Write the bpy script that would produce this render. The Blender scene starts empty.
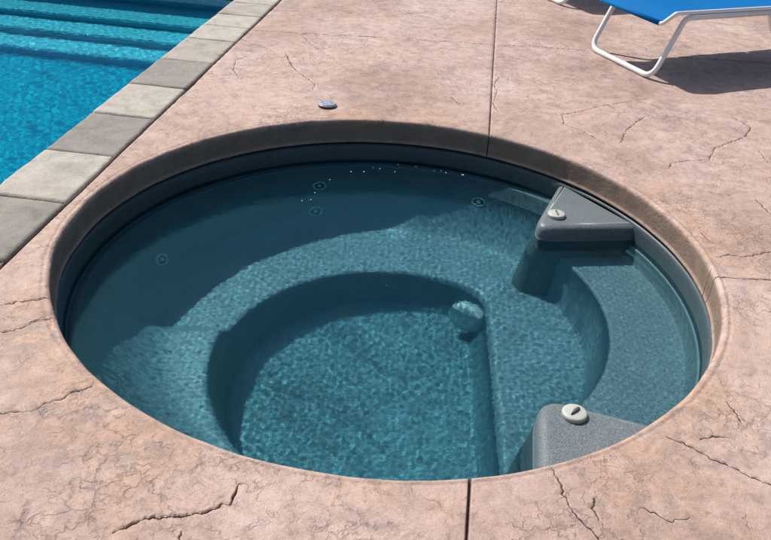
import bpy, bmesh, math
import numpy as np
from mathutils import Vector, Matrix

sc = bpy.context.scene
COL = sc.collection
rng = np.random.default_rng(7)

# ------------------------------------------------------------------ camera
PITCH, ROLL, CAM_H, LENS = 0.5571, 0.0682, 1.5, 37.354
cam = bpy.data.cameras.new('camera')
cam.sensor_fit = 'HORIZONTAL'
cam.sensor_width = 36.0
cam.lens = LENS
cam.clip_start, cam.clip_end = 0.05, 500
cam_o = bpy.data.objects.new('camera', cam)
COL.objects.link(cam_o)
_c, _s = math.cos(ROLL), math.sin(ROLL)
_sp, _cp = math.sin(PITCH), math.cos(PITCH)
_right, _up, _back = (_c, _s*_sp, _s*_cp), (-_s, _c*_sp, _c*_cp), (0, -_cp, _sp)
cam_o.matrix_world = Matrix(((_right[0], _up[0], _back[0], 0), (_right[1], _up[1], _back[1], 0),
                             (_right[2], _up[2], _back[2], CAM_H), (0, 0, 0, 1)))
sc.camera = cam_o

# ------------------------------------------------------------------ sky, sun, exposure
SUN_EL, SUN_AZ = math.radians(50), math.radians(-47)       # azimuth from +y, negative to the left
world = bpy.data.worlds.new('World')
sc.world = world
world.use_nodes = True
wn = world.node_tree
sky = wn.nodes.new('ShaderNodeTexSky')
sky.sky_type = 'NISHITA'
sky.sun_disc = False
sky.sun_elevation = SUN_EL
sky.sun_rotation = SUN_AZ
sky.dust_density = 2.5
sky.ozone_density = 0.8
wn.links.new(sky.outputs[0], wn.nodes['Background'].inputs[0])
wn.nodes['Background'].inputs[1].default_value = 0.09
sun = bpy.data.lights.new('sun', 'SUN')
sun.energy = 5.0
sun.angle = math.radians(0.5)
sun.color = (1.0, 0.96, 0.9)
sun.cycles.is_caustics_light = True
sun_o = bpy.data.objects.new('sun', sun)
COL.objects.link(sun_o)
SUN_DIR = Vector((math.sin(SUN_AZ)*math.cos(SUN_EL), math.cos(SUN_AZ)*math.cos(SUN_EL), math.sin(SUN_EL)))
sun_o.rotation_euler = SUN_DIR.to_track_quat('Z', 'Y').to_euler()
sun_o.location = SUN_DIR*20
sc.view_settings.view_transform = 'Standard'
sc.view_settings.look = 'None'
sc.view_settings.gamma = 1
sc.view_settings.use_curve_mapping = False
sc.view_settings.exposure = 0.08
sc.cycles.use_denoising = True
sc.cycles.caustics_reflective = False
sc.cycles.caustics_refractive = True
sc.cycles.max_bounces = 12
sc.cycles.transmission_bounces = 8

# ------------------------------------------------------------------ helpers
def link(name, me, mat, parent=None, smooth=True):
    o = bpy.data.objects.new(name, me)
    COL.objects.link(o)
    if mat is not None:
        me.materials.append(mat)
    if smooth:
        me.shade_smooth()
    if parent is not None:
        o.parent = parent
    return o

def empty(name, loc, label, cat, rz=0.0, group=None):
    o = bpy.data.objects.new(name, None)
    COL.objects.link(o)
    o.empty_display_size = 0.1
    o.location = loc
    o.rotation_euler = (0, 0, rz)
    tag(o, label, cat, group)
    return o

def tag(o, label=None, cat=None, group=None, kind=None):
    for k, v in (('label', label), ('category', cat), ('group', group), ('kind', kind)):
        if v:
            o[k] = v
    return o

def mesh_np(name, v, quads, attrs=None):
    v = np.asarray(v, np.float32)
    quads = np.asarray(quads, np.int32)
    me = bpy.data.meshes.new(name)
    me.vertices.add(len(v))
    me.vertices.foreach_set('co', v.ravel())
    n = len(quads)
    me.loops.add(n*4)
    me.loops.foreach_set('vertex_index', quads.ravel())
    me.polygons.add(n)
    me.polygons.foreach_set('loop_start', np.arange(0, n*4, 4, dtype=np.int32))
    me.polygons.foreach_set('loop_total', np.full(n, 4, np.int32))
    for k, a in (attrs or {}).items():
        at = me.attributes.new(k, 'FLOAT', 'POINT')
        at.data.foreach_set('value', np.asarray(a, np.float32))
    me.update(calc_edges=True)
    me.validate()
    return me

def grid_quads(nu, nv, wrap_u=False):
    i = np.arange(nu*nv).reshape(nu, nv)
    if wrap_u:
        a, b = i, np.roll(i, -1, 0)
    else:
        a, b = i[:-1], i[1:]
    return np.stack([a[:, :-1], a[:, 1:], b[:, 1:], b[:, :-1]], -1).reshape(-1, 4)

def sweep(bm, pts, rad, n=14, cap=True):
    """round tube along a list of points"""
    pts = [Vector(p) for p in pts]
    rings = []
    prev = None
    for i, p in enumerate(pts):
        t = (pts[min(i+1, len(pts)-1)]-pts[max(i-1, 0)]).normalized()
        if prev is None:
            a = t.cross(Vector((0, 0, 1)))
            if a.length < .1:
                a = t.cross(Vector((1, 0, 0)))
        else:
            a = prev - t*prev.dot(t)
        a.normalize()
        prev = a
        b = t.cross(a)
        rings.append([bm.verts.new(p + (a*math.cos(2*math.pi*k/n)+b*math.sin(2*math.pi*k/n))*rad) for k in range(n)])
    for r0, r1 in zip(rings, rings[1:]):
        for k in range(n):
            bm.faces.new((r0[k], r0[(k+1) % n], r1[(k+1) % n], r1[k]))
    if cap:
        bm.faces.new(rings[0][::-1])
        bm.faces.new(rings[-1])

def rounded_path(pts, rads, n=8):
    """polyline with its corners rounded off"""
    pts = [Vector(p) for p in pts]
    out = [pts[0]]
    for i in range(1, len(pts)-1):
        p, a, b = pts[i], pts[i-1], pts[i+1]
        r = rads[i-1] if isinstance(rads, (list, tuple)) else rads
        da, db = (a-p).normalized(), (b-p).normalized()
        ang = da.angle(db)
        t = min(r/math.tan(ang/2), (a-p).length*.49, (b-p).length*.49)
        q0, q1 = p+da*t, p+db*t
        for k in range(n+1):
            u = k/n
            out.append(q0*(1-u)**2 + p*2*u*(1-u) + q1*u*u)
    out.append(pts[-1])
    return out

def bm_mesh(name, bm):
    bmesh.ops.recalc_face_normals(bm, faces=bm.faces)
    me = bpy.data.meshes.new(name)
    bm.to_mesh(me)
    bm.free()
    return me

def lathe(bm, prof, n=40, M=None):
    """surface of revolution about local z from (r, z) pairs"""
    rings = []
    for r, z in prof:
        if r < 1e-6:
            rings.append([bm.verts.new((0, 0, z))])
        else:
            rings.append([bm.verts.new((r*math.cos(2*math.pi*k/n), r*math.sin(2*math.pi*k/n), z)) for k in range(n)])
    for r0, r1 in zip(rings, rings[1:]):
        for k in range(n):
            k2 = (k+1) % n
            if len(r0) == 1 and len(r1) == 1:
                continue
            if len(r0) == 1:
                bm.faces.new((r0[0], r1[k], r1[k2]))
            elif len(r1) == 1:
                bm.faces.new((r0[k], r0[k2], r1[0]))
            else:
                bm.faces.new((r0[k], r0[k2], r1[k2], r1[k]))
    if M is not None:
        bmesh.ops.transform(bm, matrix=M, verts=[v for ring in rings for v in ring])

def sstep(x, a, b):
    t = np.clip((x-a)/(b-a), 0, 1)
    return t*t*(3-2*t)

def vnoise(x, y, seed):
    """smooth value noise on numpy arrays"""
    r = np.random.default_rng(seed).random((256, 256))
    xi, yi = np.floor(x).astype(int), np.floor(y).astype(int)
    fx, fy = x-xi, y-yi
    fx, fy = fx*fx*(3-2*fx), fy*fy*(3-2*fy)
    g = lambda a, b: r[a & 255, b & 255]
    return (g(xi, yi)*(1-fx)+g(xi+1, yi)*fx)*(1-fy)+(g(xi, yi+1)*(1-fx)+g(xi+1, yi+1)*fx)*fy

def fbm(x, y, seed, octv=4):
    s, a, t = 0, 1, 0
    for k in range(octv):
        s = s+a*vnoise(x*2**k+17*k, y*2**k-9*k, seed+k)
        t += a
        a *= .5
    return s/t

# ------------------------------------------------------------------ materials
def new_mat(name):
    m = bpy.data.materials.new(name)
    m.use_nodes = True
    nt = m.node_tree
    return m, nt, nt.nodes['Principled BSDF']

class N:
    """tiny node-tree writer"""
    def __init__(s, nt):
        s.nt = nt
        s.obj = nt.nodes.new('ShaderNodeTexCoord').outputs['Object']
    def put(s, sock, v):
        if isinstance(v, bpy.types.NodeSocket):
            s.nt.links.new(v, sock)
        elif isinstance(v, (tuple, list)) and len(v) == 3 and sock.type == 'RGBA':
            sock.default_value = (*v, 1)
        else:
            sock.default_value = v
    def noise(s, scale, detail=4, rough=.55, dist=0, vec=None, out=0):
        n = s.nt.nodes.new('ShaderNodeTexNoise')
        s.put(n.inputs['Vector'], vec or s.obj)
        n.inputs['Scale'].default_value = scale
        n.inputs['Detail'].default_value = detail
        n.inputs['Roughness'].default_value = rough
        n.inputs['Distortion'].default_value = dist
        return n.outputs[out]
    def voronoi(s, scale, feature='F1', vec=None, out='Distance', rnd=1):
        n = s.nt.nodes.new('ShaderNodeTexVoronoi')
        n.feature = feature
        s.put(n.inputs['Vector'], vec or s.obj)
        n.inputs['Scale'].default_value = scale
        n.inputs['Randomness'].default_value = rnd
        return n.outputs[out]
    def ramp(s, fac, stops):
        n = s.nt.nodes.new('ShaderNodeValToRGB')
        while len(n.color_ramp.elements) < len(stops):
            n.color_ramp.elements.new(.5)
        for e, (p, c) in zip(n.color_ramp.elements, stops):
            e.position = p
            e.color = (*c, 1) if isinstance(c, (tuple, list)) else (c, c, c, 1)
        s.put(n.inputs[0], fac)
        return n.outputs[0]
    def mix(s, fac, a, b, mode='MIX'):
        n = s.nt.nodes.new('ShaderNodeMix')
        n.data_type = 'RGBA'
        n.blend_type = mode
        s.put(n.inputs[0], fac)
        s.put(n.inputs[6], a)
        s.put(n.inputs[7], b)
        return n.outputs[2]
    def math(s, op, a, b=0.0, clamp=False):
        n = s.nt.nodes.new('ShaderNodeMath')
        n.operation = op
        n.use_clamp = clamp
        s.put(n.inputs[0], a)
        s.put(n.inputs[1], b)
        return n.outputs[0]
    def attr(s, name):
        n = s.nt.nodes.new('ShaderNodeAttribute')
        n.attribute_name = name
        return n.outputs['Fac']
    def warp(s, scale, amt, vec=None):
        nz = s.noise(scale, 3, .6, 0, vec, 1)
        a = s.nt.nodes.new('ShaderNodeVectorMath')
        a.operation = 'MULTIPLY_ADD'
        s.put(a.inputs[0], nz)
        a.inputs[1].default_value = (amt, amt, amt)
        s.put(a.inputs[2], vec or s.obj)
        return a.outputs[0]
    def scale(s, vec, xyz):
        a = s.nt.nodes.new('ShaderNodeVectorMath')
        a.operation = 'MULTIPLY'
        s.put(a.inputs[0], vec)
        a.inputs[1].default_value = xyz
        return a.outputs[0]
    def bump(s, height, dist, strength=1.0, normal=None):
        n = s.nt.nodes.new('ShaderNodeBump')
        n.inputs['Strength'].default_value = strength
        n.inputs['Distance'].default_value = dist
        s.put(n.inputs['Height'], height)
        if normal is not None:
            s.put(n.inputs['Normal'], normal)
        return n.outputs[0]

def mat_patio():
    m, nt, P = new_mat('stamped_concrete')
    n = N(nt)
    mark, lip = n.attr('mark'), n.attr('lip')
    gap = n.math('SUBTRACT', n.attr('crack_width'), n.math('ABSOLUTE', n.attr('crack_distance')))
    # control joint and coping joint from their straight lines in the ground plane
    sep = nt.nodes.new('ShaderNodeSeparateXYZ')
    nt.links.new(n.obj, sep.inputs[0])
    def line_dist(px, py, dx, dy):
        a = n.math('MULTIPLY', n.math('SUBTRACT', sep.outputs[0], px), dy)
        b = n.math('MULTIPLY', n.math('SUBTRACT', sep.outputs[1], py), dx)
        return n.math('ABSOLUTE', n.math('SUBTRACT', a, b))
    wobble = n.math('MULTIPLY', n.math('SUBTRACT', n.noise(9, 3, .6), .5), .004)
    jd = n.math('ADD', line_dist(.231, 1.251, .0950, .9955), wobble)
    joint = n.ramp(n.math('MULTIPLY', jd, 100), [(.18, 1.0), (.34, 0.0)])
    halo = n.ramp(n.math('MULTIPLY', jd, 20), [(.05, 1.0), (.75, 0.0)])
    cd = n.math('ADD', line_dist(.0995*0-.99504*1.5235, .0995*1.5235, .0995, .99504), n.math('MULTIPLY', wobble, 1.5))
    cjoint = n.ramp(n.math('MULTIPLY', cd, 100), [(.35, 1.0), (.65, 0.0)])
    joint = n.math('MAXIMUM', joint, cjoint)
    big = n.noise(1.3, 5, .6, .6)
    base = n.ramp(big, [(.3, (.32, .215, .175)), (.5, (.462, .328, .28)), (.7, (.525, .405, .355))])
    warm = n.ramp(n.noise(2.1, 4, .6, .3), [(.52, 0.0), (.72, 1.0)])
    base = n.mix(n.math('MULTIPLY', warm, .5), base, (.47, .295, .215))
    warmlip = n.math('MULTIPLY', n.math('MULTIPLY', lip, n.ramp(n.noise(1.7, 3, .5), [(.45, 0.0), (.6, 1.0)])), .6)
    base = n.mix(warmlip, base, (.46, .275, .18))
    # mid-size mottling of the stamped slate
    base = n.mix(1.0, base, n.ramp(n.noise(15, 11, .80, .5), [(.28, .52), (.5, 1.0), (.72, 1.24)]), 'MULTIPLY')
    # grey release powder in soft clouds
    cl = n.ramp(n.noise(8, 11, .80, 1.0), [(.47, 0.0), (.62, 1.0)])
    cl2 = n.ramp(n.noise(1.7, 4, .6), [(.40, 0.05), (.60, 1.0)])
    base = n.mix(n.math('MULTIPLY', n.math('MULTIPLY', cl, cl2), .7), base, (.225, .182, .175))
    # thin slate veins, broken up
    w1 = n.warp(5, .34, n.warp(30, .05))
    v1 = n.voronoi(3.1, 'DISTANCE_TO_EDGE', w1)
    l1 = n.ramp(v1, [(0.0, 1.0), (.010, .4), (.028, 0.0)])
    m1 = n.ramp(n.noise(4.1, 6, .7), [(.52, 0.0), (.62, 1.0)])
    w2 = n.warp(9, .20, n.warp(60, .022))
    v2 = n.voronoi(13, 'DISTANCE_TO_EDGE', w2)
    l2 = n.ramp(n.math('ADD', v2, n.math('MULTIPLY', n.math('SUBTRACT', n.noise(45, 3, .7), .5), .05)), [(0.0, 1.0), (.03, .6), (.075, 0.0)])
    m2 = n.ramp(n.noise(2.6, 8, .8, .4), [(.47, 0.0), (.58, 1.0)])
    vein = n.math('MAXIMUM', n.math('MULTIPLY', l1, m1), n.math('MULTIPLY', n.math('MULTIPLY', l2, m2), .8), True)
    base = n.mix(n.math('MULTIPLY', vein, .62), base, (.165, .13, .122))
    # flecks and pits
    fl = n.ramp(n.noise(30, 6, .72, .8), [(.59, 0.0), (.64, 1.0)])
    fm = n.ramp(n.noise(2.7, 4, .6), [(.45, 0.0), (.6, 1.0)])
    fleck = n.math('MULTIPLY', fl, fm)
    base = n.mix(n.math('MULTIPLY', fleck, .62), base, (.185, .15, .145))
    pale = n.ramp(n.noise(9, 10, .78), [(.53, 0.0), (.68, 1.0)])
    base = n.mix(n.math('MULTIPLY', pale, .4), base, (.60, .50, .455))
    gr = n.ramp(n.noise(230, 3, .75), [(.25, .76), (.75, 1.22)])
    base = n.mix(1.0, base, gr, 'MULTIPLY')
    brk = n.ramp(n.noise(48, 5, .75, .5), [(.40, 0.0), (.60, 1.0)])
    base = n.mix(n.math('MULTIPLY', n.math('MULTIPLY', mark, brk), .8), base, (.19, .15, .142))
    base = n.mix(n.math('MULTIPLY', halo, n.math('MULTIPLY', n.ramp(n.noise(12, 4, .7), [(.4, 0.0), (.7, 1.0)]), .35)), base, (.24, .17, .15))
    # inner face of the lip, its shade darkened into the concrete colour
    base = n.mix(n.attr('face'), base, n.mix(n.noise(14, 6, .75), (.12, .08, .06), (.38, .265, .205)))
    crk = n.math('ADD', n.math('MULTIPLY', gap, 700.0), .35, True)
    base = n.mix(n.math('MULTIPLY', crk, .92), base, (.075, .05, .043))
    base = n.mix(joint, base, (.05, .036, .03))
    nt.links.new(base, P.inputs['Base Color'])
    P.inputs['Roughness'].default_value = .66
    P.inputs['Specular IOR Level'].default_value = .3
    h = n.math('ADD', n.math('MULTIPLY', n.noise(6, 9, .66, .5), 1.0), n.math('MULTIPLY', vein, -.3))
    h = n.math('SUBTRACT', h, n.math('MULTIPLY', fleck, .12))
    b1 = n.bump(h, .010, .7)
    b2 = n.bump(n.noise(90, 6, .75), .0022, .6, b1)
    b3 = n.bump(n.math('MAXIMUM', crk, joint), .006, .8, b2)
    b3.node.invert = True
    nt.links.new(b3, P.inputs['Normal'])
    return m

def mat_fibreglass(name, lo, mid, hi):
    m, nt, P = new_mat(name)
    n = N(nt)
    col = n.ramp(n.noise(330, 2, .6), [(.3, lo), (.5, mid), (.7, hi)])
    col = n.mix(1.0, col, n.ramp(n.noise(5, 4, .6), [(.3, .9), (.7, 1.08)]), 'MULTIPLY')
    nt.links.new(col, P.inputs['Base Color'])
    P.inputs['Roughness'].default_value = .45
    P.inputs['Specular IOR Level'].default_value = .35
    nt.links.new(n.bump(n.noise(190, 2, .5), .001, .35), P.inputs['Normal'])
    return m

def mat_plain(name, col, rough=.5, metal=0, var=.0, scale=30, bump=0, coat=0):
    m, nt, P = new_mat(name)
    n = N(nt)
    lo = tuple(c*(1-var) for c in col)
    hi = tuple(min(1, c*(1+var)) for c in col)
    nt.links.new(n.ramp(n.noise(scale, 4, .6), [(.3, lo), (.7, hi)]), P.inputs['Base Color'])
    P.inputs['Roughness'].default_value = rough
    P.inputs['Metallic'].default_value = metal
    P.inputs['Coat Weight'].default_value = coat
    if bump:
        nt.links.new(n.bump(n.noise(scale*4, 3, .6), bump, .5), P.inputs['Normal'])
    return m

def mat_water(name, tint, bump, scale, mirror):
    """clear water: refraction below, weak tinted mirror of the sky above"""
    m, nt, P = new_mat(name)
    nt.nodes.remove(P)
    n = N(nt)
    nrm = n.bump(n.noise(scale, 2, .5), bump)
    rf = nt.nodes.new('ShaderNodeBsdfRefraction')
    rf.inputs['Color'].default_value = (*[t**.5 for t in tint], 1)
    rf.inputs['IOR'].default_value = 1.333
    rf.inputs['Roughness'].default_value = 0
    gl = nt.nodes.new('ShaderNodeBsdfGlossy')
    gl.inputs['Color'].default_value = (*mirror, 1)
    gl.inputs['Roughness'].default_value = .01
    fr = nt.nodes.new('ShaderNodeFresnel')
    fr.inputs['IOR'].default_value = 1.333
    mx = nt.nodes.new('ShaderNodeMixShader')
    for node in (rf, gl, fr):
        nt.links.new(nrm, node.inputs['Normal'])
    nt.links.new(fr.outputs[0], mx.inputs[0])
    nt.links.new(rf.outputs[0], mx.inputs[1])
    nt.links.new(gl.outputs[0], mx.inputs[2])
    nt.links.new(mx.outputs[0], nt.nodes['Material Output'].inputs['Surface'])
    return m

def mat_tint_layer(name, tint):
    """added tinted sheet that imitates water colour gathering with depth"""
    m, nt, P = new_mat(name)
    nt.nodes.remove(P)
    g = nt.nodes.new('ShaderNodeBsdfRefraction')
    g.inputs['Color'].default_value = (*[t**.5 for t in tint], 1)
    g.inputs['IOR'].default_value = 1.003
    g.inputs['Roughness'].default_value = 0
    nt.links.new(g.outputs[0], nt.nodes['Material Output'].inputs['Surface'])
    return m

def mat_coping(name, col):
    m, nt, P = new_mat(name)
    n = N(nt)
    c = n.ramp(n.noise(7, 7, .7, .5), [(.3, tuple(x*.66 for x in col)), (.5, col), (.72, tuple(min(1, x*1.22) for x in col))])
    c = n.mix(n.math('MULTIPLY', n.ramp(n.noise(26, 4, .7), [(.6, 0.0), (.75, 1.0)]), .5), c, tuple(x*.5 for x in col))
    c = n.mix(n.math('MULTIPLY', n.ramp(n.noise(3, 3, .5), [(.5, 0.0), (.7, 1.0)]), .35), c, (.36, .30, .25))
    c = n.mix(1.0, c, n.ramp(n.noise(240, 2, .6), [(.25, .85), (.75, 1.15)]), 'MULTIPLY')
    nt.links.new(c, P.inputs['Base Color'])
    P.inputs['Roughness'].default_value = .75
    b = n.bump(n.noise(18, 7, .7), .012, .8)
    nt.links.new(n.bump(n.noise(120, 3, .6), .002, .5, b), P.inputs['Normal'])
    return m

def mat_sling():
    m, nt, P = new_mat('blue_sling_fabric')
    n = N(nt)
    w = nt.nodes.new('ShaderNodeTexWave')
    w.inputs['Scale'].default_value = 160
    nt.links.new(n.obj, w.inputs['Vector'])
    c = n.mix(n.math('MULTIPLY', w.outputs[0], .35), (.0015, .128, .37), (.001, .10, .31))
    nt.links.new(c, P.inputs['Base Color'])
    P.inputs['Roughness'].default_value = .7
    P.inputs['Specular IOR Level'].default_value = .06
    return m

def mat_plaster():
    m, nt, P = new_mat('blue_pool_plaster')
    n = N(nt)
    c = n.ramp(n.noise(60, 4, .7), [(.3, (.14, .40, .54)), (.5, (.22, .52, .67)), (.72, (.42, .70, .80))])
    nt.links.new(c, P.inputs['Base Color'])
    P.inputs['Roughness'].default_value = .8
    return m

M_PATIO, M_PLASTER, M_SLING = mat_patio(), mat_plaster(), mat_sling()
M_SHELL = mat_fibreglass('blue_grey_fibreglass', (.11, .16, .192), (.18, .248, .29), (.30, .385, .43))  # lightened to brighten the shell under water; same fibreglass as the pedestals
M_RIM = mat_fibreglass('rim_shade_fibreglass', (.022, .034, .042), (.046, .068, .08), (.10, .135, .15))  # same shell above the water, its shade put into the colour
M_PED = mat_fibreglass('speckled_grey_fibreglass', (.055, .068, .077), (.125, .15, .165), (.24, .27, .285))  # same fibreglass as the shell, toned greyer for its sunlit tops
M_FRAME = mat_plain('white_powder_coat', (.78, .79, .80), .35, 0, .04, 40, 0, .2)
M_KNOB = mat_plain('ivory_plastic', (.43, .45, .40), .4, 0, .06, 60)
M_POINTER = mat_plain('grey_plum_plastic', (.10, .085, .10), .4, 0, .1, 60)
M_JET = mat_plain('grey_jet_plastic', (.60, .66, .66), .35, 0, .08, 60)
M_JETDARK = mat_plain('dark_jet_plastic', (.03, .035, .04), .4, 0, .1, 60)
M_COVER = mat_plain('suction_cover_plastic', (.52, .57, .57), .45, 0, .08, 80)
M_CAP = mat_plain('pale_grey_plastic', (.27, .33, .43), .35, 0, .04, 60)
M_SLOT = mat_plain('shaded_slot_plastic', (.10, .12, .14), .5, 0, .1, 60)  # shade of open slots, put into the colour of solid bars
M_FEET = mat_plain('black_rubber', (.02, .02, .02), .6, 0, .1, 60)
M_FOAM = mat_plain('white_foam', (.85, .87, .88), .3, 0, .02, 60)
M_SPA_WATER = mat_water('spa_water', (.58, .94, 1.0), .0003, 120, (.28, .85, .92))
M_SPA_MID = mat_tint_layer('spa_tint_mid', (.68, .90, .94))
M_SPA_DEEP = mat_tint_layer('spa_tint_deep', (.68, .93, .96))
M_POOL_WATER = mat_water('pool_water', (.20, .94, 1.0), .0010, 50, (.10, .32, .50))
M_POOL_DEEP = mat_tint_layer('pool_tint_deep', (.05, .88, .98))

# ------------------------------------------------------------------ layout
CX, CY = 0.0078, 2.6329            # centre of the round opening
R_LIP = 1.203                      # inner face of the concrete lip
ZW = -0.21                         # water level of the tub
D = np.array([.0995, .99504])      # along the pool edge
Nn = np.array([-.99504, .0995])    # across it, towards the pool
POOL_U, POOL_V = (-3.6, 6.04), (1.835, 6.3)
POOL_ZW = -0.10

CRACKS = [(3.2,7,[(-0.577,1.206),(-0.546,1.231),(-0.506,1.252),(-0.451,1.266),(-0.395,1.276),(-0.364,1.294),(-0.351,1.311),(-0.331,1.309),(-0.328,1.328),(-0.323,1.354),(-0.315,1.377)]),
(2.2,4,[(-1.015,1.552),(-0.956,1.569),(-0.913,1.574),(-0.893,1.612),(-0.859,1.627),(-0.832,1.667),(-0.791,1.693)]),
(2.5,4,[(-1.232,2.028),(-1.141,2.073),(-1.073,2.104)]),
(2,4,[(-1.171,1.893),(-1.097,1.932),(-1.061,1.978),(-1.023,1.993)]),
(2.6,5,[(0.797,1.645),(0.856,1.612),(0.905,1.568),(0.950,1.544),(0.984,1.515),(1.029,1.495),(1.069,1.472)]),
(2.4,5,[(0.462,1.502),(0.475,1.455),(0.486,1.394),(0.510,1.334),(0.535,1.297),(0.552,1.264)]),
(3,4,[(1.444,4.461),(1.126,4.270),(0.961,4.147),(0.884,4.103),(0.873,3.957),(0.955,3.890),(1.042,3.736)]),
(3,4,[(1.342,4.159),(1.198,3.947),(1.120,3.749)]),
(3.4,5,[(1.840,4.237),(1.896,4.101),(1.811,3.948),(1.599,3.769),(1.520,3.610),(1.418,3.593),(1.318,3.542),(1.289,3.469)]),
(3,4,[(1.819,3.769),(1.810,3.623)]),
(3,4,[(1.598,3.206),(1.610,3.094),(1.628,2.998)]),
(2.6,4,[(-0.648,5.222),(-0.562,5.039),(-0.426,4.817)]),
(3,4,[(-0.704,4.835),(-0.613,4.562),(-0.502,4.370),(-0.462,4.311),(-0.465,4.194)]),
(2.6,3,[(-1.018,5.063),(-0.947,4.991),(-0.818,4.892)]),
(3,4,[(-0.917,4.726),(-0.966,4.636),(-0.948,4.453),(-0.900,4.356)]),
(3,4,[(-0.675,4.761),(-0.635,4.595),(-0.575,4.497)]),
(3,4,[(0.601,4.674),(0.553,4.520),(0.559,4.385),(0.521,4.184),(0.538,4.067)]),
(2.6,3,[(0.852,4.547),(0.723,4.700),(0.601,4.674)]),
(2.5,4,[(1.256,2.664),(1.319,2.695),(1.372,2.680),(1.492,2.734),(1.570,2.744)]),
(2.2,3,[(1.214,2.579),(1.183,2.526)]),
(3,3,[(1.019,1.811),(1.028,1.769),(1.032,1.723)]),
(2,3,[(-0.424,1.224),(-0.424,1.196),(-0.424,1.169)]),
(3,3,[(0.275,6.147),(0.088,5.979),(-0.016,6.009),(-0.085,6.108)]),
(2.5,3,[(1.253,2.860),(1.270,2.797)]),
(3,3,[(0.339,4.134),(0.300,4.235),(0.234,4.254)]),
(2.5,3,[(0.557,1.338),(0.544,1.374),(0.558,1.407)]),
(2.4,3,[(0.664,1.384),(0.699,1.374),(0.725,1.352),(0.783,1.366)]),
(2.4,3,[(0.889,1.642),(0.928,1.661),(0.977,1.658)])]
MARKS = [(7,2,[(-0.829,1.551),(-0.796,1.582),(-0.754,1.602),(-0.715,1.582),(-0.694,1.526)]),
(8,2,[(-0.799,1.280),(-0.790,1.236),(-0.791,1.179),(-0.789,1.144)]),
(7,1.5,[(-0.050,1.277),(-0.019,1.276),(0.014,1.264),(0.052,1.271),(0.085,1.265)]),
(8,1.5,[(-0.674,1.481),(-0.653,1.479),(-0.646,1.491)]),
(6,1.5,[(-0.692,1.385),(-0.714,1.434),(-0.709,1.470),(-0.684,1.465)]),
(6,1.5,[(-0.487,1.404),(-0.449,1.401),(-0.420,1.438)]),
(8,1.5,[(1.160,3.130),(1.224,3.047),(1.290,2.985),(1.348,3.011)]),
(9,1.5,[(1.372,3.260),(1.469,3.215),(1.591,3.274)]),
(8,1.5,[(1.412,4.113),(1.618,4.272),(1.738,4.263)]),
(9,1.2,[(0.194,5.576),(0.370,5.671),(0.545,5.663)]),
(9,1.2,[(-0.519,5.790),(-0.303,5.764),(-0.021,5.922)]),
(7,1.2,[(-0.584,4.187),(-0.469,4.130),(-0.410,4.189)]),
(8,1.2,[(0.736,1.432),(0.742,1.416),(0.756,1.431)]),
(8,1.2,[(0.903,1.498),(0.904,1.484),(0.893,1.483)]),
(7,1.2,[(1.956,4.367),(1.999,4.252),(2.076,4.236)]),
(7,1.2,[(-0.539,1.367),(-0.494,1.338),(-0.493,1.307)]),
(6,1.2,[(-0.728,1.349),(-0.705,1.313),(-0.705,1.289)]),
(7,1.2,[(0.771,1.838),(0.803,1.789),(0.815,1.756)]),
(9,1.2,[(1.020,1.609),(1.034,1.588),(1.057,1.612)])]
STAMPS = [(6,9,[(-1.066,5.285),(-0.868,5.286),(-0.162,5.317),(0.637,5.321),(0.925,5.343),(1.587,5.316),(2.466,5.338),(3.324,5.334)]),
(4,6,[(1.184,2.519),(1.413,2.521),(1.743,2.529)])]

JETS = [(110.0, 1.085), (112.5, .985), (66.0, 1.075), (162.0, 1.035)]
SUCTIONS = [((.380, 2.895, -.765), (-.52, -.80, .30), .088, .045), ((.437, 2.32, -.84), (-1, -.02, .12), .05, .02)]
BUBBLES = [(-.205, 3.648), (-.141, 3.658), (-.098, 3.713), (-.063, 3.706), (.014, 3.683), (.027, 3.77), (.125, 3.773), (.212, 3.727), (.248, 3.732),
           (.272, 3.712), (.353, 3.702), (-.301, 3.54), (-.357, 3.389), (-.368, 3.314), (-.407, 3.298), (.118, 3.762), (.36, 3.70)]


def to_xy(u, v):
    return D*u + Nn*v

# ------------------------------------------------------------------ patio (stamped concrete sheet with its opening)
def densify(pts, step, jit, seed):
    r = np.random.default_rng(seed)
    out = []
    pts = np.array(pts, float)
    for a, b in zip(pts, pts[1:]):
        L = np.hypot(*(b-a))
        k = max(1, int(L/step))
        nrm = np.array([-(b-a)[1], (b-a)[0]])/max(L, 1e-6)
        for i in range(k):
            q = a+(b-a)*i/k
            out.append(q + (nrm*r.normal(0, jit) if i else r.normal(0, jit*.3, 2)))
    out.append(pts[-1])
    return np.array(out)

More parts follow.
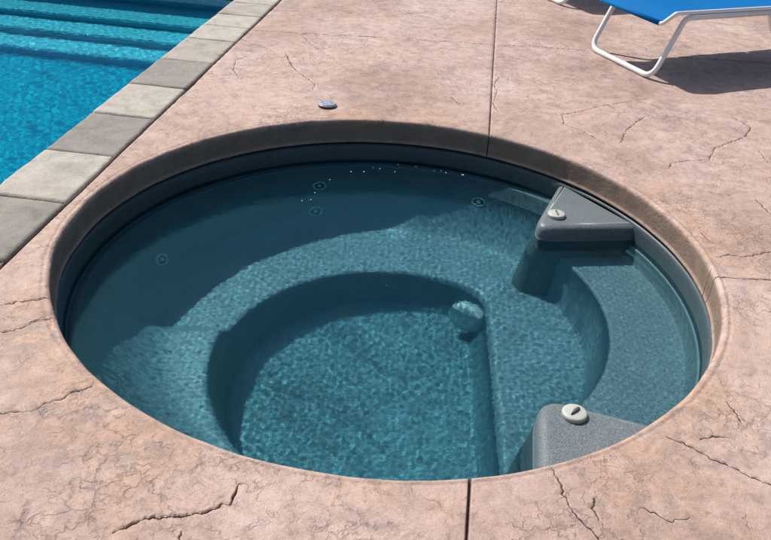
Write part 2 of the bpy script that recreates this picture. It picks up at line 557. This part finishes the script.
def carve(x, y, polys, fade=True, step=.009, jit=.0026, wscale=1.0, field=None):
    """soft groove value (0..1) and depth at each point; field also collects signed distance and width of the nearest line"""
    val = np.zeros_like(x)
    dep = np.zeros_like(x)
    for k, (w, d, pts) in enumerate(polys):
        w, d = w/1000*wscale, d/1000
        p = densify(densify(pts, step, jit, 100+k), .0035, .0008, 500+k)
        pad = max(w*3+.004, .03 if field is not None else 0)
        sel = np.nonzero((x > p[:, 0].min()-pad) & (x < p[:, 0].max()+pad) & (y > p[:, 1].min()-pad) & (y < p[:, 1].max()+pad))[0]
        if not len(sel):
            continue
        xs, ys = x[sel], y[sel]
        best = np.full(len(sel), 9.0)
        along = np.zeros(len(sel))
        sgn = np.ones(len(sel))
        n = len(p)-1
        for i in range(n):
            a, b = p[i], p[i+1]
            ab = b-a
            near = np.nonzero((np.abs(xs-a[0]) < .05) & (np.abs(ys-a[1]) < .05))[0]
            if not len(near):
                continue
            xx, yy = xs[near], ys[near]
            t = np.clip(((xx-a[0])*ab[0]+(yy-a[1])*ab[1])/max(ab@ab, 1e-9), 0, 1)
            dd = np.hypot(xx-a[0]-ab[0]*t, yy-a[1]-ab[1]*t)
            m = dd < best[near]
            idx = near[m]
            best[idx] = dd[m]
            along[idx] = (i+t[m])/n
            sgn[idx] = np.sign(ab[0]*(yy[m]-a[1])-ab[1]*(xx[m]-a[0]))+1e-9
        ww = w*(.35+1.2*vnoise(along*n*.30+k*3.1, along*0+k, 5))
        if fade:
            ww = ww*np.clip(np.minimum(along, 1-along)*9+.45, .45, 1)
        e = 1-sstep(best, ww*.5, ww*1.2+.002)
        val[sel] = np.maximum(val[sel], e)
        dep[sel] = np.maximum(dep[sel], e*d*np.clip(ww/w, .3, 1.2))
        if field is not None:
            S, CW = field
            m = best < np.abs(S[sel])
            idx = sel[m]
            S[idx] = best[m]*np.sign(sgn[m])
            live = (along[m] > 1e-4) & (along[m] < 1-1e-4)
            CW[idx] = np.where(live, ww[m]*(1-sstep(best[m], .018, .025)), 0)
    return val, dep

def build_patio():
    # angles: finer towards the camera
    th = np.linspace(0, 2*np.pi, 20001)[:-1]
    dens = 1+2.2*np.exp(-((np.mod(th-1.5*np.pi+np.pi, 2*np.pi)-np.pi)/.62)**2)
    cum = np.concatenate([[0], np.cumsum(dens)])
    NT = 2700
    th = np.interp(np.arange(NT)/NT*cum[-1], cum, np.linspace(0, 2*np.pi, 20001))
    # radial profile: face of the lip, rounded edge, flat
    prof = [(R_LIP+.03, -.122), (R_LIP+.002, -.122), (R_LIP-.005, -.119), (R_LIP-.0055, -.113), (R_LIP-.001, -.1085), (R_LIP, -.10), (R_LIP, -.08), (R_LIP, -.06), (R_LIP+.0003, -.026)]
    for k in range(1, 9):
        a = k/8*math.pi/2
        prof.append((R_LIP+.017*(1-math.cos(a)), -.017+.017*math.sin(a)))
    r, s = R_LIP+.020, .0030
    while r < 45:
        prof.append((r, 0))
        s = s*1.005 if r < 1.9 else (s*1.008 if r < 3.2 else (s*1.004 if r < 6 else s*1.15))
        s = min(s, .0120) if r < 5.6 else s
        r += s
    pr = np.array(prof)
    NR = len(pr)
    TH, RR = np.meshgrid(th, pr[:, 0], indexing='ij')
    Z = np.broadcast_to(pr[:, 1], TH.shape).copy()
    wob = .004*(fbm(np.cos(th)*6+20, np.sin(th)*6+20, 3, 3)-.5)*2
    lipw = np.exp(-((RR-R_LIP)/.05)**2)
    RR = RR + wob[:, None]*lipw
    X, Y = CX+RR*np.cos(TH), CY+RR*np.sin(TH)
    x, y, z = X.ravel(), Y.ravel(), Z.ravel()
    rr = RR.ravel()
    flat = sstep(rr, R_LIP+.01, R_LIP+.10)
    edge = sstep(rr, R_LIP-.002, R_LIP+.02)
    far = 1-sstep(rr, 5, 8)
    # gentle slate relief
    wx = x+.12*(fbm(x*3+9, y*3+4, 31, 3)-.5)
    wy = y+.12*(fbm(x*3+2, y*3+8, 41, 3)-.5)
    rel = (fbm(wx*2.4+40, wy*2.4+40, 11, 5)-.5)*.016 + (fbm(wx*9+40, wy*9+40, 12, 3)-.5)*.005
    # stamped ledges: terraces of the relief
    t = fbm(wx*1.7+70, wy*1.7+70, 21, 4)*9
    ft = t-np.floor(t)
    led = (sstep(ft, .0, .05)+np.floor(t))*.0034-.0145
    ledge = np.exp(-((ft-.0)/.06)**2)*np.clip((fbm(x*4+33, y*4+12, 25, 4)-.42)*7, 0, 1)*flat
    z = z + (rel*.6+led*.16)*flat*far + (fbm(x*14+5, y*14+5, 51, 3)-.5)*.006*edge*(1-flat)
    # a soft stamped line that follows the lip
    lipline = np.exp(-((rr-R_LIP-.024-.005*(fbm(x*11, y*11, 77, 3)-.5))/.006)**2)
    z = z - .0022*lipline
    S, CW = np.full_like(x, .03), np.zeros_like(x)
    cv, cd = carve(x, y, CRACKS, wscale=.58, field=(S, CW))
    mv, md = carve(x, y, MARKS, True, .02, .006)
    sv, sd = carve(x, y, STAMPS, False, .03, .002, .6, (S, CW))
    # saw-cut control joint, runs down over the lip as well
    j0, j1 = np.array([.110, .0]), np.array([1.14, 10.8])
    dj = np.array([j1-j0])[0]/np.hypot(*(j1-j0))
    jd = np.abs((x-.231)*dj[1]-(y-1.251)*dj[0])
    # coping joint
    v = x*Nn[0]+y*Nn[1]
    cj = np.abs(v-1.522)
    jv = np.maximum(1-sstep(jd, .0022, .0058), .95*(1-sstep(cj, .004, .009)))
    up = sstep(rr, R_LIP-.01, R_LIP+.03)
    z = z - np.maximum.reduce([cd, md, sd*.6, jv*.012])*np.maximum(up, .0)
    z = z - .035*sstep(v, 1.529, 1.545)*(z > -.03)
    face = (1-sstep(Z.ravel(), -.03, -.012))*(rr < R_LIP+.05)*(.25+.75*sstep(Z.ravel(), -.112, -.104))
    keep_u = x*D[0]+y*D[1]
    quads = grid_quads(NT, NR, True)
    cu, cvv = keep_u[quads].mean(1), v[quads].mean(1)
    inside = (cvv > 1.64) & (cvv < POOL_V[1]+.2) & (cu > POOL_U[0]-.2) & (cu < POOL_U[1]+.2)
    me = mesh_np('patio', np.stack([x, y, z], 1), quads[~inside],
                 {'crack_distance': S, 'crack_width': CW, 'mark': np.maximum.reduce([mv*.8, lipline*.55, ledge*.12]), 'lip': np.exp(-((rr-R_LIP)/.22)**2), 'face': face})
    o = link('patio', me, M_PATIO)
    tag(o, 'pinkish stamped concrete patio with cracks and grey veins around the round tub', 'patio', kind='structure')
build_patio()

# ------------------------------------------------------------------ hot tub
tub = empty('hot_tub', (CX, CY, -1.0), 'round sunken hot tub of dark grey fibreglass filled with teal water', 'hot tub')
TUB = Vector((CX, CY, -1.0))
Z_BENCH, Z_FLOOR, Z_STEP = -.68, -.910, -.36
WELL_C, WELL_R, WELL_X = (.053, 2.425), .700, .452

def smax(a, b, k):
    h = np.clip(.5+.5*(a-b)/k, 0, 1)
    return b+(a-b)*h+k*h*(1-h)

def floor_height(x, y):
    dx, dy = x-CX, y-CY
    r, a = np.hypot(dx, dy), np.degrees(np.arctan2(dy, dx))
    # seats: curved backrests with low ridges between them
    ridge = np.exp(-((a-83)/7)**2)+np.exp(-((a-143)/6)**2)
    t = np.clip((r+.022*ridge-.86)/(1.15-.86), 0, 1)
    z = Z_BENCH + .43*t**1.9 + .012*ridge*sstep(r, .75, .95)
    z = z - .012*np.sin(np.clip((r-.7)/.25, 0, 1)*np.pi)*(1-ridge)
    # one seat a little higher on the camera's left
    a2 = np.mod(a, 360)
    z = z + .075*sstep(a2, 180, 187)*(1-sstep(a2, 246, 252))*(1-sstep(r, 1.0, 1.13))
    # step side: low tread, then the upper step behind a rounded riser
    la = ((x-.622)*(3.575-3.062)-(y-3.062)*(.825-.622))/.552
    lb = ((x-.505)*(1.945-1.45)-(y-1.945)*(.505-.445))/.499
    side = sstep(la, .0, .05)*sstep(lb, .0, .05)*sstep(x, .45, .52)
    ds = np.hypot(x-.063, y-2.634)-.811
    zs = Z_BENCH + (Z_STEP-Z_BENCH)*sstep(ds, -.055, .022)
    zs = zs + .0024*sstep(ds, .02, .06)*(sstep(np.sin(x*150)*np.sin(y*150), .2, .7))
    z = z*(1-side)+zs*side
    # foot well
    dw = smax(np.hypot(x-WELL_C[0], y-WELL_C[1])-WELL_R, (x-WELL_X-.012*(y-2.3))*.99, .10)
    k = np.clip((dw+.075)/.085, 0, 1)
    wall = k**.8
    k2 = 1-(1-sstep(dw, -.085, .02))
    return Z_FLOOR + (z-Z_FLOOR)*(.35*k2+.65*sstep(dw, -.07, .005))

def build_shell():
    NT = 900
    th = np.arange(NT)/NT*2*np.pi
    rad = np.concatenate([np.linspace(.002, .3, 30)[:-1], np.linspace(.3, 1.15, 190)])
    TH, RR = np.meshgrid(th, rad, indexing='ij')
    X, Y = CX+RR*np.cos(TH), CY+RR*np.sin(TH)
    Z = floor_height(X, Y)
    ze = Z[:, -1]
    V = [np.stack([X, Y, Z], -1)]
    # wall, small ledge under the water line, rim flange hidden under the concrete
    ext = []
    for k in range(1, 15):
        t = k/14
        ext.append((1.15+.027*(1-(1-t)**2), ze+(-.262-ze)*t))
    for r_, z_ in ((1.1775, -.256), (1.181, -.2525), (1.186, -.2515), (1.1885, -.249), (1.1895, -.24), (1.190, -.20), (1.191, -.16), (1.193, -.142), (1.198, -.134), (1.206, -.131), (1.26, -.130)):
        ext.append((r_, np.full(NT, z_)))
    ex = np.stack([np.stack([CX+r_*np.cos(th), CY+r_*np.sin(th), z_], -1) for r_, z_ in ext], 1)
    V = np.concatenate([V[0], ex], 1)
    V = V - np.array(TUB)
    k = V.shape[1]-9                      # the band above the small ledge is toned darker for shade
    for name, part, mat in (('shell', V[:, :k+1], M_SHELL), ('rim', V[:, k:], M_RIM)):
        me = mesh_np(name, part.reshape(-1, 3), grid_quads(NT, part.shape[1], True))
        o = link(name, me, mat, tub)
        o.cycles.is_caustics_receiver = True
build_shell()

def round_poly(pts, offs, rads, n=10):
    """rounded polygon after moving each edge outward by its offset; pts counter-clockwise"""
    m = len(pts)
    P = [Vector(p).to_2d() for p in pts]
    lines = []
    for i in range(m):
        a, b = P[i], P[(i+1) % m]
        d = (b-a).normalized()
        nrm = Vector((d.y, -d.x))
        lines.append((a+nrm*offs[i], d))
    Q = []
    for i in range(m):
        (a, d), (b, e) = lines[i-1], lines[i]
        den = d.x*e.y-d.y*e.x
        t = ((b.x-a.x)*e.y-(b.y-a.y)*e.x)/den
        Q.append(a+d*t)
    out = []
    for i in range(m):
        p, a, b = Q[i], Q[i-1], Q[(i+1) % m]
        da, db = (a-p).normalized(), (b-p).normalized()
        r = rads[i]
        t = r/math.tan(da.angle(db)/2)
        t = min(t, (a-p).length*.45, (b-p).length*.45)
        q0, q1 = p+da*t, p+db*t
        for k in range(n+1):
            u = k/n
            out.append(q0*(1-u)**2+p*2*u*(1-u)+q1*u*u)
    # even straight runs
    return out

def pedestal(pts, rads, hidden, top=-.142):
    """flared moulded pedestal; hidden = index of the edge that faces the tub wall"""
    m = len(pts)
    lev = [(top, -.040), (top-.0008, -.028), (top-.0035, -.018), (top-.009, -.009), (top-.017, -.003), (top-.027, 0), (top-.048, .002), (top-.056, .002),
           (top-.0585, .0012), (top-.061, .002), (top-.07, .004), (top-.10, .009), (top-.16, .014), (top-.24, .026), (top-.36, .045), (top-.48, .06), (top-.60, .075)]
    bm = bmesh.new()
    rings = []
    for z, of in lev:
        offs = [of]*m
        if z < top-.055:
            offs[hidden] = of+min(.06, (top-.055-z)*1.2)
        rr_ = [r+of for r in rads]
        rings.append([bm.verts.new((p.x-CX, p.y-CY, z+1.0)) for p in round_poly(pts, offs, rr_)])
    L = len(rings[0])
    for a, b in zip(rings, rings[1:]):
        for k in range(L):
            bm.faces.new((a[k], a[(k+1) % L], b[(k+1) % L], b[k]))
    bm.faces.new(rings[0])
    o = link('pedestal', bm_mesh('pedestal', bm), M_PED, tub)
    o.cycles.is_caustics_receiver = True
    return o

pedestal([(.622, 3.062), (1.138, 3.148), (.825, 3.575)], [.07, .02, .02], 1)
pedestal([(.445, 1.45), (1.04, 1.795), (.505, 1.945)], [.03, .02, .08], 0, -.132)

def valve(x, y, rz, handle, z=-.1215):
    bm = bmesh.new()
    lathe(bm, [(.030, -.004), (.0385, 0), (.0395, .006), (.0385, .0115), (.036, .0145), (.031, .0158), (0, .0162)], 48)
    me = bm_mesh('valve_knob', bm)
    k = link('valve_knob', me, M_KNOB, tub)
    k.location = (x-CX, y-CY, z+1.0)
    k.rotation_euler = (0, 0, rz)
    # teardrop pointer set on the knob
    bm = bmesh.new()
    out = []
    for i in range(32):
        a = 2*math.pi*i/32
        px = .0235*math.cos(a)
        w = .0085*math.sin(a)*(.5+.5*math.cos(a)*.95)**.55 if handle else .0035*math.sin(a)
        out.append((px, w))
    r0 = [bm.verts.new((p[0], p[1], .0150)) for p in out]
    r1 = [bm.verts.new((p[0], p[1], .0195)) for p in out]
    r2 = [bm.verts.new((p[0]*.85, p[1]*.7, .0225)) for p in out]
    for a, b in ((r0, r1), (r1, r2)):
        for i in range(32):
            bm.faces.new((a[i], a[(i+1) % 32], b[(i+1) % 32], b[i]))
    bm.faces.new(r2)
    p = link('pointer', bm_mesh('pointer', bm), M_POINTER, k)
    return k
valve(.745, 3.190, math.radians(95), False, -.1418)
valve(.604, 1.858, math.radians(48), True, -.1318)

def shell_normal(x, y):
    e = .004
    gx = (floor_height(np.array(x+e), np.array(y))-floor_height(np.array(x-e), np.array(y)))/(2*e)
    gy = (floor_height(np.array(x), np.array(y+e))-floor_height(np.array(x), np.array(y-e)))/(2*e)
    return Vector((-float(gx), -float(gy), 1)).normalized()

def jet(ang, r, size=.036):
    x, y = CX+r*math.cos(math.radians(ang)), CY+r*math.sin(math.radians(ang))
    z = float(floor_height(np.array(x), np.array(y)))
    q = shell_normal(x, y).to_track_quat('Z', 'Y')
    bm = bmesh.new()
    lathe(bm, [(size*1.05, -.004), (size*1.02, .003), (size*.93, .006), (size*.78, .0065), (size*.72, .003), (size*.70, -.004)], 40)
    ring = link('jet', bm_mesh('jet', bm), M_JET, tub)
    ring.location = (x-CX, y-CY, z+1.0)
    ring.rotation_euler = q.to_euler()
    ring.cycles.is_caustics_receiver = True
    bm = bmesh.new()
    lathe(bm, [(size*.72, .0015), (size*.5, .001), (size*.36, .001), (0, .001)], 32)
    cup = link('cup', bm_mesh('cup', bm), M_JETDARK, ring)
    bm = bmesh.new()
    lathe(bm, [(size*.34, .001), (size*.33, .006), (size*.26, .0075), (size*.2, .006), (size*.18, .002), (0, .002)], 28)
    noz = link('nozzle', bm_mesh('nozzle', bm), M_JET, ring)
    for o in (cup, noz):
        o.cycles.is_caustics_receiver = True
for a, r in JETS:
    jet(a, r)

def suction(loc, nrm, r=.058, dome=.034):
    bm = bmesh.new()
    lathe(bm, [(r*.55, -.06), (r*.55, -.004), (r*.9, -.003), (r, .004), (r*1.01, dome*.55), (r*.97, dome*.8), (r*.86, dome*.96), (r*.6, dome*1.04), (0, dome*1.1)], 44)
    c = link('suction_cover', bm_mesh('suction_cover', bm), M_COVER, tub)
    c.location = Vector(loc)-TUB
    c.rotation_euler = Vector(nrm).normalized().to_track_quat('Z', 'Y').to_euler()
    c.cycles.is_caustics_receiver = True
    bm = bmesh.new()
    lathe(bm, [(.010, 0), (.010, .003), (.006, .0045), (0, .0045)], 20, Matrix.Translation((0, 0, dome*1.09)))
    sc_ = link('screw', bm_mesh('screw', bm), M_JET, c)
    sc_.cycles.is_caustics_receiver = True
for loc, nrm, r_, dm in SUCTIONS:
    suction(loc, nrm, r_, dm)

# ------------------------------------------------------------------ water
def ripples(x, y, lams, slope, seed, n):
    r = np.random.default_rng(seed)
    z = np.zeros_like(x)
    for k in range(n):
        lam = math.exp(r.uniform(math.log(lams[0]), math.log(lams[1])))
        a = r.uniform(0, 2*np.pi)
        kk = 2*np.pi/lam
        z += slope/math.sqrt(n)*1.41/kk*np.sin(kk*(x*math.cos(a)+y*math.sin(a))+r.uniform(0, 6.28))
    return z

def water_mat_obj(name, me, mat, label):
    nz = np.zeros(len(me.polygons)*3, np.float32)
    me.polygons.foreach_get('normal', nz)
    if nz[2::3].mean() < 0:
        me.flip_normals()
    o = link(name, me, mat)
    o.cycles.is_caustics_caster = True
    tag(o, label, 'water', kind='structure')
    return o

def build_spa_water():
    NT, NR = 1800, 340
    th = np.arange(NT)/NT*2*np.pi
    rad = np.linspace(.003, 1.1885, NR)
    TH, RR = np.meshgrid(th, rad, indexing='ij')
    X, Y = CX+RR*np.cos(TH), CY+RR*np.sin(TH)
    amp = .45+1.1*fbm(X*1.6+3, Y*1.6+3, 61, 3)
    Z = ripples(X, Y, (.018, .05), SPA_SLOPE[0], 1, 70)*amp + ripples(X, Y, (.05, .1), .0032, 3, 30) + ripples(X, Y, (.11, .4), SPA_SLOPE[1], 2, 24)
    # little floating bubbles bulge the surface
    r = np.random.default_rng(5)
    for k in range(45):
        a, q = r.uniform(0, 6.28), math.sqrt(r.uniform(0, 1))*.75
        bx, by = CX+q*math.cos(a), 2.3+q*math.sin(a)
        w = r.uniform(.010, .026)
        m = (np.abs(X-bx) < .09) & (np.abs(Y-by) < .09)
        d2 = (X[m]-bx)**2+(Y[m]-by)**2
        Z[m] += w*.012*np.exp(-d2/(w*w))*np.sign(r.uniform(-.3, 1))
    Z = ZW + Z*(1-sstep(RR, 1.15, 1.188)*.8)
    me = mesh_np('water', np.stack([X, Y, Z], -1).reshape(-1, 3), grid_quads(NT, NR, True)[:, ::-1])
    water_mat_obj('water', me, M_SPA_WATER, 'teal water with fine ripples in the round hot tub')
SPA_SLOPE = (.0080, .004)
build_spa_water()

def tint_layer(outline, z, mat, label):  # flat sheet added in the water to tint light by depth
    bm = bmesh.new()
    bm.faces.new([bm.verts.new((p[0], p[1], z)) for p in outline])
    bmesh.ops.triangulate(bm, faces=bm.faces)
    me = bm_mesh('water', bm)
    water_mat_obj('water', me, mat, label)
ring = lambda cx, cy, r, n=160: [(cx+r*math.cos(2*math.pi*k/n), cy+r*math.sin(2*math.pi*k/n)) for k in range(n)]
tint_layer(ring(CX, CY, 1.174), -.374, M_SPA_MID, 'added tint sheet in the hot tub water above the bench')
tint_layer(ring(WELL_C[0], WELL_C[1], .72), -.715, M_SPA_DEEP, 'added tint sheet over the foot well of the hot tub')

def axis_steps(lo, hi, f0, f1, fine, grow):
    """coordinates from lo to hi, fine between f0 and f1"""
    out = list(np.arange(f0, f1, fine))
    s = fine
    while out[-1] < hi:
        s *= grow
        out.append(min(hi, out[-1]+s))
    s = fine
    head = [f0]
    while head[-1] > lo:
        s *= grow
        head.append(max(lo, head[-1]-s))
    return np.array(head[:0:-1]+out)

def build_pool_water():
    u = axis_steps(POOL_U[0], POOL_U[1], 2.4, POOL_U[1]-.01, .0085, 1.12)
    v = axis_steps(POOL_V[0], POOL_V[1], POOL_V[0]+.01, 3.6, .0085, 1.12)
    U, V = np.meshgrid(u, v, indexing='ij')
    X, Y = D[0]*U+Nn[0]*V, D[1]*U+Nn[1]*V
    Z = POOL_ZW + ripples(X, Y, (.036, .09), .026, 11, 50) + ripples(X, Y, (.12, .5), .010, 12, 24)
    me = mesh_np('water', np.stack([X, Y, Z], -1).reshape(-1, 3), grid_quads(len(u), len(v))[:, ::-1])
    water_mat_obj('water', me, M_POOL_WATER, 'bright blue rippling water in the swimming pool')
build_pool_water()

def uvbox(bm, u0, u1, v0, v1, z0, z1, faces='all'):
    c = [bm.verts.new((*to_xy(u, v), z)) for z in (z0, z1) for u, v in ((u0, v0), (u1, v0), (u1, v1), (u0, v1))]
    for f in ((0, 1, 2, 3), (4, 5, 6, 7), (0, 1, 5, 4), (1, 2, 6, 5), (2, 3, 7, 6), (3, 0, 4, 7)):
        bm.faces.new([c[i] for i in f])
    return c

pool = empty('swimming_pool', (0, 0, 0), 'swimming pool with blue plaster and submerged entry steps at its far end', 'pool')
bm = bmesh.new()
ZP = -.64
u0, u1, v0, v1 = *POOL_U, *POOL_V
fl = [bm.verts.new((*to_xy(u, v), ZP)) for u, v in ((u0, v0), (u1, v0), (u1, v1), (u0, v1))]
tp = [bm.verts.new((*to_xy(u, v), -.052)) for u, v in ((u0, v0), (u1, v0), (u1, v1), (u0, v1))]
bm.faces.new(fl)
for i in range(4):
    bm.faces.new((fl[i], fl[(i+1) % 4], tp[(i+1) % 4], tp[i]))
o = link('basin', bm_mesh('basin', bm), M_PLASTER, pool, False)
o.cycles.is_caustics_receiver = True
for nose, z in ((5.01, -.51), (5.285, -.38), (5.57, -.25)):
    bm = bmesh.new()
    c = uvbox(bm, nose, u1-.002, v0+.002, v1-.002, ZP-.05, z)
    e = [e for e in bm.edges if all(abs((v.co.x*D[0]+v.co.y*D[1])-nose) < 1e-3 and abs(v.co.z-z) < 1e-4 for v in e.verts)]
    bmesh.ops.bevel(bm, geom=e, offset=.015, segments=4, affect='EDGES')
    o = link('step', bm_mesh('step', bm), M_PLASTER, pool, False)
    o.cycles.is_caustics_receiver = True

tint_layer([to_xy(u, v) for u, v in ((u0+.003, v0+.003), (5.007, v0+.003), (5.007, v1-.003), (u0+.003, v1-.003))], -.525, M_POOL_DEEP, 'added tint sheet in the pool water below the steps')

# ------------------------------------------------------------------ coping stones
cop = empty('pool_coping', (0, 0, 0), 'row of rectangular grey coping stones edging the blue pool', 'coping')
CM = {'dark': mat_coping('dark_grey_stone', (.215, .198, .175)), 'light': mat_coping('pale_grey_stone', (.395, .358, .31)), 'mid': mat_coping('mid_grey_stone', (.34, .305, .265))}
def coping_stone(u0, u1, v0, v1, tone, k):
    """one stone with rounded, slightly uneven edges"""
    r = np.random.default_rng(300+k)
    nu, nv = 44, 36
    prof_u = np.linspace(0, 1, nu)
    prof_v = np.linspace(0, 1, nv)
    U, V = np.meshgrid(u0+(u1-u0)*prof_u, v0+(v1-v0)*prof_v, indexing='ij')
    eu = np.minimum(U-u0, u1-U)
    ev_in, ev_out = v1-V, V-v0
    z = .005+.004*(fbm(U*9+k*5, V*9+50, 71, 4)-.5)+r.uniform(-.002, .002)
    rad = .010
    drop = lambda e, q: q-np.sqrt(np.clip(q*q-np.clip(q-e, 0, q)**2, 0, None))
    z = z-drop(eu, rad)-drop(ev_in, .022)-drop(ev_out, .007)
    chip = .006*(fbm(U*25+k, V*25+9, 81, 3)-.4)*np.exp(-np.minimum(np.minimum(eu, ev_in), ev_out)/.012)
    z -= np.clip(chip, 0, 1)
    wob = .006*(fbm(U*12+k*3, V*0+3, 91, 3)-.5)
    V2 = V+wob*prof_v[None, :]
    X, Y = D[0]*U+Nn[0]*V2, D[1]*U+Nn[1]*V2
    top = np.stack([X, Y, z], -1)
    # skirt down the four sides
    P = np.concatenate([top[:1], top, top[-1:]], 0)
    P = np.concatenate([P[:, :1], P, P[:, -1:]], 1)
    P[0, :, 2] = P[-1, :, 2] = -.055
    P[:, 0, 2] = P[:, -1, 2] = -.055
    me = mesh_np('coping_stone', P.reshape(-1, 3), grid_quads(nu+2, nv+2)[:, ::-1])
    o = link('coping_stone', me, CM[tone], cop)
    return o
joints = [(.35, 'light'), (.80, 'dark'), (1.25, 'light'), (1.70, 'mid'), (2.15, 'dark'), (2.60, 'light'), (3.05, 'dark'), (3.512, 'light'), (3.95, 'dark'),
          (4.40, 'mid'), (4.85, 'light'), (5.17, 'light'), (5.47, 'mid'), (5.80, 'light'), (6.27, None)]
for k, ((a, t), (b, _)) in enumerate(zip(joints, joints[1:])):
    o = coping_stone(a+.003, b-.003, 1.527, 1.853, t, k)
    o['label'] = {'dark': 'dark weathered grey coping stone', 'light': 'pale grey coping stone', 'mid': 'warm mid grey coping stone'}[t]
for k in range(6):
    o = coping_stone(6.015, 6.35, 2.08+k*.45+.003, 2.08+(k+1)*.45-.003, ('light', 'dark', 'mid')[k % 3], 40+k)
    o.location.z = .20  # unseen far row, raised with the added wall for a longer shadow
bm = bmesh.new()
uvbox(bm, 6.043, 6.33, 2.09, POOL_V[1], -.3, .17)
link('added_shadow_wall', bm_mesh('added_shadow_wall', bm), M_PLASTER, pool, False)  # unseen wall, added to cast shade on the far end of the pool
# bed of mortar under the stones
bm = bmesh.new()
uvbox(bm, .35, 6.22, 1.53, 1.832, -.12, -.008)
link('mortar_bed', bm_mesh('mortar_bed', bm), mat_plain('mortar', (.20, .18, .16), .9, 0, .2, 40), cop, False)

# ------------------------------------------------------------------ loungers
AX = Vector((.905, .427, 0)).normalized()
BX = Vector((AX.y, -AX.x, 0))            # from the far side to the near side
LZ = math.atan2(AX.y, AX.x)
def lounger_mesh():
    root = empty('sun_lounger', (0, 0, 0), '', '')
    # local x runs from foot to head, local y to the far side (-y is the near side)
    W = .30
    def tube(name, paths, rad, mat=M_FRAME):
        bm = bmesh.new()
        for p in paths:
            sweep(bm, p, rad)
        return link(name, bm_mesh(name, bm), mat, root)
    # sling frame: one long hoop, its foot end dipped
    def side(s):
        return rounded_path([(-.005, s*(W-.03), .335), (-.005, s*W, .335), (.085, s*W, .392), (1.15, s*W, .392), (1.86, s*W, .60), (1.86, s*(W-.03), .60)], [.02, .05, .3, .05], 6)
    tube('bed_frame', [side(1), side(-1), [(-.005, -W+.03, .335), (-.005, W-.03, .335)], [(1.86, -W+.03, .60), (1.86, W-.03, .60)]], .0125)
    def leg(x0, x1, x2):
        w = W+.012
        return rounded_path([(x2, -w+.004, .366), (x1, -w, .366), (x0, -w, .0165), (x0, w, .0165), (x1, w, .366), (x2, w-.004, .366)], [.06, .085, .085, .06], 10)
    tube('foot_leg', [leg(-.0, .155, .98)], .0165)
    tube('head_leg', [leg(1.62, 1.42, 1.0)], .0165)
    # sling of fabric, sagging a little between the rails
    nx, ny = 60, 16
    pts = []
    for i in range(nx):
        x = -.005+1.86*i/(nx-1)
        if x < .085:
            t = (x+.005)/.09
            z = .335+.057*t - .006*math.sin(t*math.pi)*0
        elif x < 1.15:
            z = .392
        else:
            z = .392+(x-1.15)/.71*.208
        for j in range(ny):
            y = -W+2*W*j/(ny-1)
            sag = .016*math.sin(math.pi*j/(ny-1))*min(1, max(0, x/.4))*min(1, max(0, (1.86-x)/.3))
            pts.append((x, y, z+.0135-sag))
    top = np.array(pts)
    bot = top-np.array([0, 0, .003])
    q = grid_quads(nx, ny)
    me = mesh_np('sling', np.concatenate([top, bot]), np.concatenate([q[:, ::-1], q+nx*ny]))
    sl = link('sling', me, M_SLING, root)
    # hem that wraps the foot bar
    bm = bmesh.new()
    sweep(bm, [(-.006, -W+.018, .336), (-.006, W-.018, .336)], .0150, 16)
    link('hem', bm_mesh('hem', bm), M_SLING, sl)
    return root
def copy_tree(o, parent=None):
    c = o.copy()
    COL.objects.link(c)
    if parent is not None:
        c.parent = parent
    for ch in list(o.children):
        copy_tree(ch, c)
    return c
lounge = lounger_mesh()
BAR_NEAR = Vector((1.525, 4.794, 0))     # near end of the foot bar on the ground
def put(o, near, label):
    p = near - BX*.305
    o.location = (p.x, p.y, 0)
    o.rotation_euler = (0, 0, LZ)
    tag(o, label, 'sun lounger', 'blue sun loungers on the patio')
second = copy_tree(lounge)
put(lounge, BAR_NEAR, 'white tube sun lounger with bright blue sling, its whole foot frame in view')
put(second, Vector((1.262, 6.525, 0)), 'sun lounger farther back, only the foot bend of its white frame and shadow showing')

# ------------------------------------------------------------------ small cap lying on the patio
cap = empty('deck_cap', (-.363, 3.983, .004), 'small round blue-grey plastic cap lying on the patio behind the hot tub', 'cap')
bm = bmesh.new()
lathe(bm, [(0, .001), (.044, .001), (.050, .004), (.051, .008), (.049, .0115), (.046, .0125)], 48)
link('base', bm_mesh('base', bm), M_CAP, cap)
bm = bmesh.new()
lathe(bm, [(.0455, .0125), (.0455, .0155), (.043, .0178), (.036, .019), (0, .0195)], 48)
link('lid', bm_mesh('lid', bm), mat_plain('pale_lid_plastic', (.30, .34, .39), .4, 0, .05, 60), cap)
bm = bmesh.new()
for k in range(8):
    a = 2*math.pi*k/8+.2
    bmesh.ops.create_cube(bm, size=1, matrix=Matrix.Translation((.027*math.cos(a), .027*math.sin(a), .0188)) @ Matrix.Rotation(a, 4, 'Z') @ Matrix.Diagonal((.012, .005, .003, 1)))
link('slots', bm_mesh('slots', bm), M_SLOT, cap, False)
cap.scale = (1, 1, .75)
cap.rotation_euler = (math.radians(-3), math.radians(2), 0)

# ------------------------------------------------------------------ foam bubbles on the water
bub = None
for k, (x, y) in enumerate(BUBBLES):
    if bub is None:
        bm = bmesh.new()
        bmesh.ops.create_icosphere(bm, subdivisions=2, radius=.0032)
        bub = link('foam_bubble', bm_mesh('foam_bubble', bm), M_FOAM)
        o = bub
    else:
        o = bub.copy()
        COL.objects.link(o)
    o.location = (x, y, ZW+.001)
    s = .7+.5*rng.random()
    o.scale = (s, s, s*.8)
    tag(o, 'tiny white foam bubble floating on the water near the back wall of the hot tub', 'bubble', 'foam bubbles on the hot tub water')
